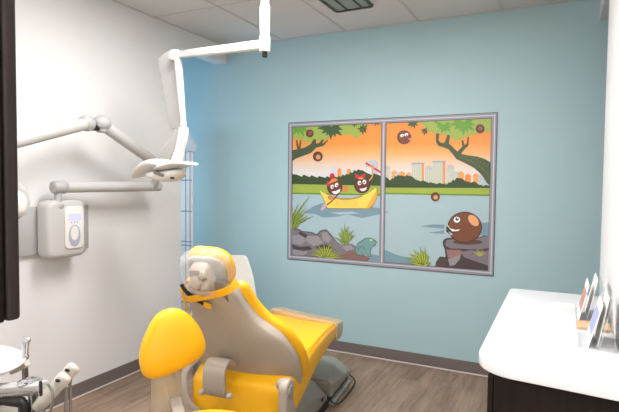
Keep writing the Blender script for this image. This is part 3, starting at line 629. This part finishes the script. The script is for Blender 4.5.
# lamp head: swept reflector wings around a hub
def wingmesh(bm, prof, Y):
    rings = []
    for px, py, hpx, dp in prof:
        c = pt(px, py, Y); ring = []
        for u, v_ in srect(dp, hpx * Y / FPX * 1.15, 20, 2.4): ring.append(c + Vector((u * .35, u, v_)))
        rings.append(ring)
    loft(bm, rings)
bm = bmesh.new(); wingmesh(bm, [(133, 178.5, .4, .01), (138, 175.5, 2.2, .045), (145, 171, 4.2, .075), (152, 166.6, 5.4, .09), (158, 163.6, 5.8, .095), (163, 162.8, 4.8, .09), (168, 164.5, 3.0, .07), (171, 167, 1.2, .04)], 2.44)
link('reflector_wing', bm, WHT, lt, 60, sub=1)
bm = bmesh.new(); wingmesh(bm, [(157, 170, .6, .02), (162, 169.6, 1.9, .06), (168, 168, 2.7, .085), (176, 165.4, 3.0, .09), (184, 163.4, 2.6, .08), (190, 163.4, 1.9, .06), (195, 165.4, .4, .02)], 2.42)
link('reflector_wing', bm, WHT, lt, 60, sub=1)
bm = bmesh.new(); wingmesh(bm, [(149, 174.5, .8, .02), (153, 175.0, 3.6, .05), (160, 175.8, 6.4, .06), (170, 176.2, 7.2, .065), (177, 174.6, 6.2, .06), (182, 171.5, 3.0, .03)], 2.43)
hd_ = link('lamp_hub', bm, WHT, lt, 60, sub=1)
bm = bmesh.new(); c = pt(171.5, 178, 2.365); cyl(bm, c + Vector((0, .02, 0)), c + Vector((0, -.006, 0)), .006, n=14); link('knob', bm, BLK, hd_)
bm = bmesh.new(); boxbar(bm, pt(154, 172, 2.37), pt(163, 175.5, 2.36), .006, .011, .006, .009); link('side_handle', bm, HOSE, hd_, 50)

# ================================================================== white chair behind the dental chair
wc = thing('guest_chair', 'white plastic chair standing behind the dental chair by the teal wall', 'chair', (-2.40, 3.42, 0), R(24))
bm = bmesh.new(); rings = []
for z, hw_, dy in ((.43, .195, .0), (.45, .215, .0), (.55, .200, .012), (.66, .178, .03), (.76, .146, .05), (.805, .126, .062), (.83, .112, .066), (.84, .085, .068)):
    rings.append([(u, v_ + dy, z) for u, v_ in srect(hw_, .011, 28, 7)])
loft(bm, rings); link('backrest', bm, WHT, wc, 50)
bm = bmesh.new(); prism(bm, rring(-.21, .0, .42, .40, .06), lambda u, w_, d: Vector((u, -w_ + .01, d)), .415, .445, .01); link('seat', bm, WHT, wc)
for sx in (-1, 1):
    for y0_, y1_ in ((-.02, .03), (-.36, -.38)):
        bm = bmesh.new(); cyl(bm, (sx * .17, y0_, .42), (sx * .2, y1_, 0), .013, n=12); link('leg', bm, STEEL, wc)

# ================================================================== dental chair
YAW = R(6)
dc = thing('dental_chair', 'yellow upholstered dental chair with beige plastic shell, facing the mural', 'dental chair', (-1.45, 2.2, 0), YAW)
# base housing, two stepped covers
def cover(bm, y0, y1, hw_, zt0, zt1, x_off=0, e=5.0, crown=.02, z0=.0):
    rings = []
    for k in range(9):
        t = k / 8; y = y0 + (y1 - y0) * t; zt = zt0 + (zt1 - zt0) * t
        q = 1.0
        if k in (0, 8): q = .93
        ring = []
        n = 12
        ring.append((x_off - hw_ * q, y, z0)); ring.append((x_off + hw_ * q, y, z0))
        for j in range(n + 1):
            a = R(180 * j / n); ux = math.copysign(abs(math.cos(a)) ** .38, math.cos(a)); uz = math.sin(a) ** .45 if math.sin(a) > 0 else 0
            ring.append((x_off + ux * hw_ * q * .98, y, max(z0 + .01, zt * q - .085 + uz * (.085 - .0) )))
        rings.append(ring)
    return loft(bm, rings)
def hous(bm, rows):
    rings = []
    for y, hw_, zs, xr, zt, z0 in rows:
        rings.append([(-hw_, y, z0), (hw_, y, z0), (hw_, y, zs), (xr, y, zt), (-xr, y, zt), (-hw_, y, zs)])
    vs = loft(bm, rings); bmesh.ops.recalc_face_normals(bm, faces=bm.faces)
    es = [e for e in bm.edges if len(e.link_faces) == 2 and e.calc_face_angle(0) > .3]
    bmesh.ops.bevel(bm, geom=es, offset=.010, segments=3, profile=.5, affect='EDGES')
bm = bmesh.new(); hous(bm, [(.745, .225, .150, .205, .172, .062), (1.0, .225, .118, .165, .172, .062), (1.23, .22, .080, .10, .158, .062), (1.25, .18, .07, .07, .12, .062)]); link('base_toe', bm, BEI2, dc, 40)
bm = bmesh.new(); hous(bm, [(.76, .24, .012, .235, .028, 0), (1.22, .235, .012, .23, .028, 0), (1.24, .21, .01, .20, .022, 0)]); link('base_plate', bm, BEI2, dc, 40)
bm = bmesh.new(); bx(bm, (-.205, .0, .0), (.205, 1.19, .065), .004); link('base_foot', bm, DARKGAP, dc)
bm = bmesh.new(); hous(bm, [(.20, .205, .19, .16, .245, .04), (.5, .205, .15, .15, .225, .04), (.68, .205, .11, .13, .185, .04), (.728, .205, .085, .15, .12, .04)]); bc = link('base_cover', bm, BEI2, dc, 40)
box('switch_slot', (.200, .61, .085), (.2085, .64, .108), BLK, bc, .002)
bm = bmesh.new(); hous(bm, [(-.12, .2, .17, .15, .23, .0), (.185, .205, .18, .16, .25, .0)]); link('base_heel', bm, BEI2, dc, 40)
bm = bmesh.new(); prism(bm, [(-.04, .2), (.12, .16), (.42, .26), (.5, .44), (.3, .47), (.02, .4)], lambda u, w_, d: Vector((d, u, w_)), -.12, .12, .02); link('lift_arm', bm, BEI2, dc)
bm = bmesh.new(); tube(bm, smoothpath([(.22, .75, .045), (.245, .76, .02), (.265, .83, .012), (.272, .96, .012), (.27, 1.12, .012), (.255, 1.20, .02), (.21, 1.22, .045)], 6), .0045, 10); link('foot_ring', bm, DARKGAP, dc)
# seat cushion: profile rows (Y, half width, top z, bottom z)
def cushion(bm, rows, xc=0.0, dip=.018, e=5.0, n=40, skew=0):
    rings = []
    for (y, hw_, zt, zb) in rows:
        ring = []; hz = (zt - zb) / 2; zc = (zt + zb) / 2
        for u, v_ in srect(hw_, hz, n, e):
            z = zc + v_
            if v_ > 0: z -= dip * (1 - (u / hw_) ** 2) * (v_ / hz)
            ring.append((xc + u, y + skew * u, z))
        rings.append(ring)
    return loft(bm, rings)
bm = bmesh.new()
cushion(bm, [(-.11, .24, .43, .28), (-.10, .262, .455, .235), (-.07, .270, .475, .225), (.05, .280, .525, .27), (.2, .287, .555, .36), (.38, .283, .57, .425), (.55, .278, .575, .455), (.7, .268, .565, .455), (.8, .26, .55, .45), (.86, .253, .543, .448), (.885, .24, .53, .458)], e=6)
seat = link('seat', bm, YEL, dc, 60, sub=1)
bm = bmesh.new()
for sx in (1, -1):
    tube(bm, smoothpath([(sx * .268, -.03, .5395), (sx * .27, .2, .5545), (sx * .266, .4, .5685), (sx * .262, .55, .573), (sx * .252, .7, .563), (sx * .244, .8, .549)], 6), .004, 8)
link('piping', bm, YEL, seat, 60)
bm = bmesh.new(); cushion(bm, [(.775, .272, .576, .44), (.785, .278, .579, .436), (.83, .276, .572, .432), (.91, .270, .560, .428), (.955, .264, .552, .432), (.97, .25, .535, .45)], e=6.5, dip=.014, skew=-.34)
tc_ = link('toe_cover', bm, TOE, dc, 60, sub=1); tc_['label'] = 'see-through tan plastic toe cover'
# backrest frame of reference
BA = R(60)
SD = Vector((0, -math.cos(BA), math.sin(BA))); ND = Vector((0, math.sin(BA), math.cos(BA))); B0_ = Vector((0, 0, .45))
bk = lambda X, s_, d: B0_ + Vector((X, 0, 0)) + SD * s_ + ND * d
def prof(tbl, s_):
    for (a, b), (c, d) in zip(tbl, tbl[1:]):
        if a <= s_ <= c:
            t = (s_ - a) / (c - a); t = t * t * (3 - 2 * t); return b + (d - b) * t
    return tbl[-1][1] if s_ > tbl[-1][0] else tbl[0][1]
WS = [(-.09, .275), (.0, .295), (.10, .302), (.18, .298), (.25, .275), (.30, .238), (.35, .188), (.40, .162), (.48, .150), (.58, .138), (.62, .13)]
def backpart(bm, ss, wadd, d0, d1, e, curve=.0, n=36):
    rings = []
    for i, s_ in enumerate(ss):
        hw_ = prof(WS, s_) + wadd; k = 1.0
        if i == 0 or i == len(ss) - 1: k = .86
        ring = []
        for u, v_ in srect(hw_ * k, (d1 - d0) / 2 * (1 if k == 1 else .6), n, e):
            dd = (d0 + d1) / 2 + v_ + curve * (u / hw_) ** 2
            ring.append(bk(u - .16 * max(0, s_ - .1), s_, dd))
        rings.append(ring)
    return loft(bm, rings)
sv = [-.085, -.07, -.03, .0, .05, .1, .16, .22, .26, .30, .34, .38, .42, .47, .52, .555, .57]
bm = bmesh.new(); backpart(bm, sv, 0, -.03, .045, 4.5, curve=.035); link('backrest_shell', bm, BEI, dc, 60, sub=1)
bm = bmesh.new(); backpart(bm, [s_ * .93 + .02 for s_ in sv], .022, .03, .09, 4.0, curve=.035); link('backrest_cushion', bm, YEL, dc, 60, sub=1)
# headrest
hb = lambda X, s_, d: bk(X - .055, s_ + .638, d)
bm = bmesh.new(); loft(bm, [[bk(u, .50 + t * .12, .0 + v_) for u, v_ in srect(.045, .012, 16, 5)] for t in (0, 1)]); link('headrest_bar', bm, STEEL, dc)
def pad(bm, hw_, hh, d0, d1, e=2.6, n=36, bulge=.0):
    rings = []
    for k in range(9):
        a = R(180 * k / 8); q = max(.02, math.sin(a) ** .45 if math.sin(a) > 0 else 0); dd = (d0 + d1) / 2 - (d1 - d0) / 2 * math.cos(a)
        rings.append([hb(u, v_, dd + bulge * (u * u) / (hw_ * hw_)) for u, v_ in srect(hw_ * q, hh * q, n, e)])
    return loft(bm, rings)
bm = bmesh.new(); pad(bm, .115, .113, .03, .115, bulge=.02); hp = link('headrest', bm, YEL, dc, 60)
bm = bmesh.new(); pad(bm, .099, .096, .008, .05, bulge=.018); link('padded_back', bm, GREYVINYL, hp, 60)
bm = bmesh.new()
def hbm(x, s_, d, *r, e=.75): blob(bm, hb(x, s_, d), *r, e=e)
pad2 = loft(bm, [[hb(.0 + u, -.0 + v_, dd) for u, v_ in srect(.052 * q, .075 * q, 28, 4)] for dd, q in ((.03, 1), (-.02, 1), (-.035, .86))])
hbm(-.008, .01, -.05, .03, .022, .032); hbm(.026, -.01, -.045, .022, .018, .026); hbm(.0, -.055, -.04, .042, .018, .015); hbm(.03, .045, -.04, .016, .014, .022); hbm(.01, -.085, -.02, .045, .025, .018)
link('tilt_mechanism', bm, BEI, hp, 50)
bm = bmesh.new(); pad(bm, .122, .122, -.06, .122, n=40, bulge=.015)
bmesh.ops.subdivide_edges(bm, edges=bm.edges[:], cuts=2, use_grid_fill=True)
for v_ in bm.verts:
    nn = noise.noise(v_.co * 18) * .014 + noise.noise(v_.co * 45) * .006; v_.co += (v_.co - hb(0, 0, .04)).normalized() * nn
wr = link('plastic_wrap', bm, WRAP, hp, 60); wr['label'] = 'crinkled clear plastic cover'
# straps
def band(bm, pts, wd_, th_=.0035, nrm=None, mi=0):
    P_ = [Vector(p) for p in pts]; rings = []
    for i, p in enumerate(P_):
        d = (P_[min(i + 1, len(P_) - 1)] - P_[max(i - 1, 0)]).normalized(); a = nrm.cross(d).normalized() * wd_ / 2; b = nrm * th_
        rings.append([p + a, p + a + b, p - a + b, p - a])
    return loft(bm, rings, mi=mi)
bm = bmesh.new(); pts = smoothpath([bk(.105, .612, .02), bk(.09, .605, -.02), bk(.055, .592, -.038), bk(-.03, .565, -.042), bk(-.11, .54, -.042), bk(-.16, .527, -.038), bk(-.178, .53, -.01)], 5); band(bm, pts, .036, nrm=-ND); link('strap', bm, YEL, dc, 60)
bm = bmesh.new(); band(bm, [bk(-.165, .61, -.03), bk(-.15, .575, -.036), bk(-.115, .53, -.0375), bk(-.06, .502, -.0375)], .024, nrm=-ND); link('hook_fastener', bm, BLK, dc, 60)
bm = bmesh.new(); band(bm, [bk(-.072, .508, -.041), bk(-.05, .50, -.041), bk(-.035, .497, -.041)], .034, nrm=-ND); link('strap_end', bm, YEL, dc, 60)
bm = bmesh.new(); band(bm, smoothpath([bk(-.15, .60, .0), bk(-.185, .57, -.015), bk(-.19, .51, -.02), bk(-.195, .43, -.02)], 4), .014, nrm=-ND); link('strap', bm, YEL, dc, 60)
bm = bmesh.new(); Mx = Matrix.Translation((-.10, .45, .562)) @ Matrix.Rotation(R(20), 4, 'Z') @ Matrix.Rotation(R(6), 4, 'X')
bx(bm, (-.028, -.055, -.002), (.028, .055, .006), .003, M=Mx); link('strap_tab', bm, YEL, dc)
# hinges and brackets
sx = 1
ol = [(-.17 + .05 * math.cos(R(a)), .465 + .05 * math.sin(R(a))) for a in range(-10, 191, 15)] + [(-.215, .42), (-.225, .34), (-.20, .25), (-.11, .24), (-.10, .33), (-.13, .42)]
bm = bmesh.new(); prism(bm, ol, lambda u, w_, d: Vector((.262 + d, u + .03, w_ - .0)), 0, .045, .01); h_ = link('hinge_arm', bm, BEI, dc)
bm = bmesh.new(); cyl(bm, (.300, -.14, .455), (.311, -.14, .455), .029, n=24, bev=.002); link('hinge_cap', bm, BEI2, h_)
bm = bmesh.new(); blob(bm, (.262, -.13, .478), .034, .03, .03); link('hinge_knuckle', bm, BEI, dc, 60)
bm = bmesh.new(); bx(bm, (-.24, -.16, .235), (.30, -.04, .275), .01); link('hinge_rail', bm, BEI2, dc)
bm = bmesh.new(); tube(bm, smoothpath([(-.275, -.02, .50), (-.30, -.09, .46), (-.295, -.12, .39), (-.265, -.13, .31), (-.20, -.12, .26)], 6), .022, 14, .5); link('side_arm', bm, BEI, dc, 60)
# wrapped bracket below the left of the backrest
bm = bmesh.new()
pr_ = smoothpath([(0, -.10, .525), (0, -.15, .558), (0, -.195, .545), (0, -.205, .48), (0, -.195, .42), (0, -.16, .395)], 5)
rings = [[Vector((-.067 + u, q.y, q.z)) + Vector((0, v_ * .8, v_ * .6)) for u, v_ in srect(.060, .017, 20, 6)] for q in pr_]
loft(bm, rings); ab = link('arm_bracket', bm, BEI, dc, 50)
for x, y in ((-.138, -.2), (.008, -.19)):
    bm = bmesh.new(); blob(bm, (x, y, .408), .015, .018, .016); link('knob', bm, CREAM, ab, 60)
bm = bmesh.new(); cyl(bm, (-.13, -.19, .405), (.0, -.185, .405), .009, n=12); link('axle', bm, STEEL, ab)

# ================================================================== operator stool
so = thing('operator_stool', 'yellow upholstered operator stool with rounded backrest, nearest the camera', 'stool', (-1.2, 1.56, 0))
bm = bmesh.new(); rings = []
for z, r in ((.425, .15), (.43, .185), (.45, .20), (.47, .200), (.487, .185), (.497, .15), (.502, .09), (.503, .02)): rings.append([(r * math.cos(R(a)) * 1.02, r * math.sin(R(a)), z) for a in range(0, 360, 9)])
loft(bm, rings); link('seat', bm, YEL, so, 60, sub=1)
bm = bmesh.new(); cyl(bm, (0, 0, .40), (0, 0, .426), .14, n=32, bev=.004); link('seat_pan', bm, BLK, so)
bm = bmesh.new(); cyl(bm, (0, 0, .10), (0, 0, .41), .022, n=20); cyl(bm, (0, 0, .10), (0, 0, .26), .03, n=20, bev=.003); link('column', bm, CHROME, so)
for k in range(5):
    a = R(72 * k + 20); dx, dy = math.cos(a), math.sin(a)
    bm = bmesh.new(); boxbar(bm, (dx * .02, dy * .02, .105), (dx * .235, dy * .235, .075), .018, .014, .012, .01); link('base_leg', bm, BEI2, so)
    bm = bmesh.new(); cyl(bm, (dx * .235 - dy * .012, dy * .235 + dx * .012, .027), (dx * .235 + dy * .012, dy * .235 - dx * .012, .027), .027, n=18, bev=.004); cyl(bm, (dx * .235, dy * .235, .03), (dx * .235, dy * .235, .075), .007, n=8); link('caster', bm, BLK, so)
# backrest pad
bc_ = Vector((-1.50, 1.70, .745)) - Vector(so.location)
nrm = Vector((.86, -.5, .06)).normalized(); hx = Vector((0, 0, 1)).cross(nrm).normalized(); hz = nrm.cross(hx).normalized()
d0 = Vector(so.location) + bc_
def onpad(px, py):
    d = F_ + R_ * ((px - 309.5) / FPX) - U_ * ((py - 206) / FPX); t = (d0 - EYE).dot(nrm) / d.dot(nrm); q = EYE + d * t - d0; return (q.dot(hx), q.dot(hz))
outl = [onpad(*q) for q in ((172, 307), (182, 309), (192, 316), (200, 326), (205, 337), (206.5, 347), (203, 356), (195, 362), (183, 369), (170, 375), (158, 379), (149, 379.5), (142.5, 375.5), (139.5, 367), (138.8, 356), (141, 345), (146, 332), (153, 319), (161, 311))]
outl = [(p.x, p.y) for p in smoothpath([(a, b, 0) for a, b in outl + outl[:1]], 3)][:-1]
ox = sum(p[0] for p in outl) / len(outl); oz = sum(p[1] for p in outl) / len(outl)
bm = bmesh.new(); rings = []
for dd, q in ((-.036, .12), (-.036, .6), (-.034, .88), (-.024, .96), (-.006, .985), (.006, .97), (.018, .92), (.028, .82), (.036, .64), (.041, .4), (.043, .12)):
    rings.append([bc_ + hx * (ox + (a - ox) * q) + hz * (oz + (b - oz) * q) + nrm * dd for a, b in outl])
loft(bm, rings); link('backrest', bm, YEL, so, 60, sub=1)
bm = bmesh.new(); c = bc_ - nrm * .045
pts = smoothpath([c + hz * -.02, c + hz * -.14 - nrm * .01, Vector((c.x + .03, c.y + .0, .50)), Vector((c.x + .10, c.y - .04, .43)), Vector((-.12, .05, .405)), Vector((-.02, .0, .405))], 5)
rings = []
for i, q in enumerate(pts):
    d = (pts[min(i + 1, len(pts) - 1)] - pts[max(i - 1, 0)]).normalized(); a = hx; b = a.cross(d).normalized()
    rings.append([q + a * u + b * v_ for u, v_ in srect(.026, .006, 16, 5)])
loft(bm, rings); link('backrest_bracket', bm, BEI, so, 50)
bm = bmesh.new(); c = bc_ + hz * -.10 - nrm * .03
sle = [[c + hx * (-.09 + .0) + hz * (-t * .30) + nrm * (.01 * math.sin(t * 5)) + hx * u for u in (0, .04, .09, .135)] for t in [k / 8 for k in range(9)]]
loft(bm, sle, False, closed=False); sl_ = link('plastic_sleeve', bm, SLEEVE, so, 60)
mo = sl_.modifiers.new('thick', 'SOLIDIFY'); mo.thickness = .0015; sl_['label'] = 'see-through plastic sleeve hanging from the backrest'

# ================================================================== delivery unit at the lower left
du = thing('delivery_unit', 'dental delivery unit with a white tray and instrument holders at the lower left corner', 'dental unit', (-1.62, 1.02, 0))
Q = lambda px, py, Y: P(px, py, Y) - Vector(du.location)
tc0 = Q(-14, 366, 1.08); tc0.z = P(0, 366, 1.08).z
bm = bmesh.new(); rings = []
ztr = P(10, 365, 1.05).z - .012
ctr = Vector((-1.80, 1.02, ztr)) - Vector((du.location.x, du.location.y, 0))
for z, r in ((-.012, .13), (-.010, .15), (-.002, .163), (.006, .168), (.009, .166), (.005, .158), (.002, .14), (.002, .02)): rings.append([(ctr.x + r * 1.3 * math.cos(R(a)), ctr.y + r * .92 * math.sin(R(a)), ztr + z) for a in range(0, 360, 8)])
loft(bm, rings); link('tray', bm, LAM, du, 60)
bm = bmesh.new(); bx(bm, (ctr.x - .14, ctr.y - .05, ztr - .035), (ctr.x + .08, ctr.y + .05, ztr - .011), .008); link('tray_support', bm, ARMJ, du)
# arm bar with disc
def bar(name, a, b, w_, h, M, par=du, w1=None, h1=None):
    bm = bmesh.new(); boxbar(bm, a, b, w_, h, w1 or w_, h1 or h); return link(name, bm, M, par, 50)
bar('holder_arm', Q(-24, 390, 1.0), Q(43, 386, 1.04), .026, .012, ARM)
bm = bmesh.new(); c = Q(30, 382.5, 1.04); cyl(bm, c + Vector((0, 0, -.004)), c + Vector((0, 0, .006)), .036, n=32, bev=.002); cyl(bm, c + Vector((0, 0, .004)), c + Vector((0, 0, .010)), .026, n=32, bev=.002); link('pivot_disc', bm, CHROME, du)
bar('under_rail', Q(-24, 397, .99), Q(38, 391, 1.03), .02, .008, STEEL)
bar('bracket_leg', Q(33, 390, 1.03), Q(36, 430, 1.02), .008, .014, STEEL)
bar('rear_bracket', Q(12, 371, 1.12), Q(27, 363, 1.12), .012, .012, CREAM)
bar('rear_bracket', Q(25, 366, 1.13), Q(25.5, 392, 1.13), .008, .008, STEEL)
# upright chrome syringe
sy = thing('air_water_syringe', 'chrome dental syringe standing upright beside the white tray', 'dental tool', P(25, 366, 1.13))
q0 = Vector(sy.location); G = lambda px, py, Y=1.13: P(px, py, Y) - q0
bm = bmesh.new(); tube(bm, [G(25, 366), G(25, 358), G(24.5, 350), G(24.5, 343), G(25, 337)], [.007, .010, .009, .010, .006], 16); link('barrel', bm, CHROME, sy, 50)
bm = bmesh.new(); blob(bm, G(27.5, 340), .012, .010, .010); link('button', bm, CHROME, sy, 60)
bm = bmesh.new(); tube(bm, smoothpath([G(28, 341), G(27.5, 347), G(27, 354), G(26, 357)], 4), .005, 10); blob(bm, G(26, 356.5), .011, .01, .01); link('lever', bm, CHROME, sy, 60)
# hand piece holders: two cream barrels with hoses
def hand(label, a, b, r, Y0, Y1, hx_, yb_):
    t = thing('suction_handpiece', label, 'dental tool', P(*a, Y0), 0, 'cream handpieces on the delivery unit')
    o_ = Vector(t.location); b3 = P(*b, Y1) - o_; d = b3.normalized(); L = b3.length
    bm = bmesh.new(); tube(bm, [d * L * k for k in (0, .02, .3, .70, .71, .735, .745, .93, .97, .99, 1.0)], [r * .7, r * .85, r, r, r * .92, r * .92, r * 1.06, r * 1.06, r * .9, r * .62, r * .2], 24); link('barrel', bm, CREAM, t, 50)
    tc = (EYE - (o_ + d * L * .84)); tc = (tc - d * tc.dot(d)).normalized(); sd_ = d.cross(tc).normalized(); cc = d * L * .84 + tc * r * 1.0 + sd_ * r * -.45
    bm = bmesh.new(); blob(bm, cc, .011, .005, .005); link('slider', bm, BLK, t)
    bm = bmesh.new(); st_ = d * L * .88 - Vector((0, 0, r * .9)); tube(bm, smoothpath([st_ + Vector((0, 0, r * .4)), P(hx_, yb_ - 10, Y1) - o_, P(hx_ + .5, yb_ + 15, Y1 - .01) - o_, P(hx_ + 1, yb_ + 90, Y1 - .01) - o_], 6), .0055, 12); link('hose', bm, HOSE, t, 60)
hand('cream suction handpiece with a grey hose, the farther and upper of the two', (42, 402), (76, 365), .021, 1.08, 1.16, 70, 395)
hand('cream suction handpiece with a grey hose, the nearer and lower of the two', (36, 409), (67, 375), .021, 1.02, 1.08, 65.5, 400)
bm = bmesh.new(); tube(bm, [Q(48, 384, 1.0), Q(52, 391, 1.0), Q(53, 400, 1.0), Q(50, 414, 1.0)], .004, 8); tube(bm, [Q(38, 412, 1.0), Q(40, 420, 1.0)], .02, 12); link('holder_ring', bm, STEEL, du, 60)
bar('holder_pin', Q(40.5, 381, 1.0), Q(41, 396, 1.0), .004, .004, DARKGAP)
# ribbed black hose, lower frame and stand
bm = bmesh.new(); pts = smoothpath([Q(-12, 404, 1.0), Q(2, 400, 1.0), Q(12, 401, 1.0), Q(22, 403, 1.0), Q(24, 414, 1.0), Q(20, 440, 1.0)], 8)
tube(bm, pts, [.014 + (.003 if i % 2 else 0) for i in range(len(pts))], 14); link('ribbed_hose', bm, BLK, du, 60)
bm = bmesh.new(); bx(bm, (-.32, -.06, .60), (-.02, .08, .68), .015); link('control_head', bm, CREAM, du)
bm = bmesh.new(); cyl(bm, (-.15, .02, .02), (-.15, .02, .79), .024, n=20); link('post', bm, STEEL, du)
bm = bmesh.new(); prism(bm, rring(-.40, -.18, .5, .4, .06), lambda u, w_, d: Vector((u, w_, d)), 0, .035, .01); link('stand_base', bm, CREAM, du)
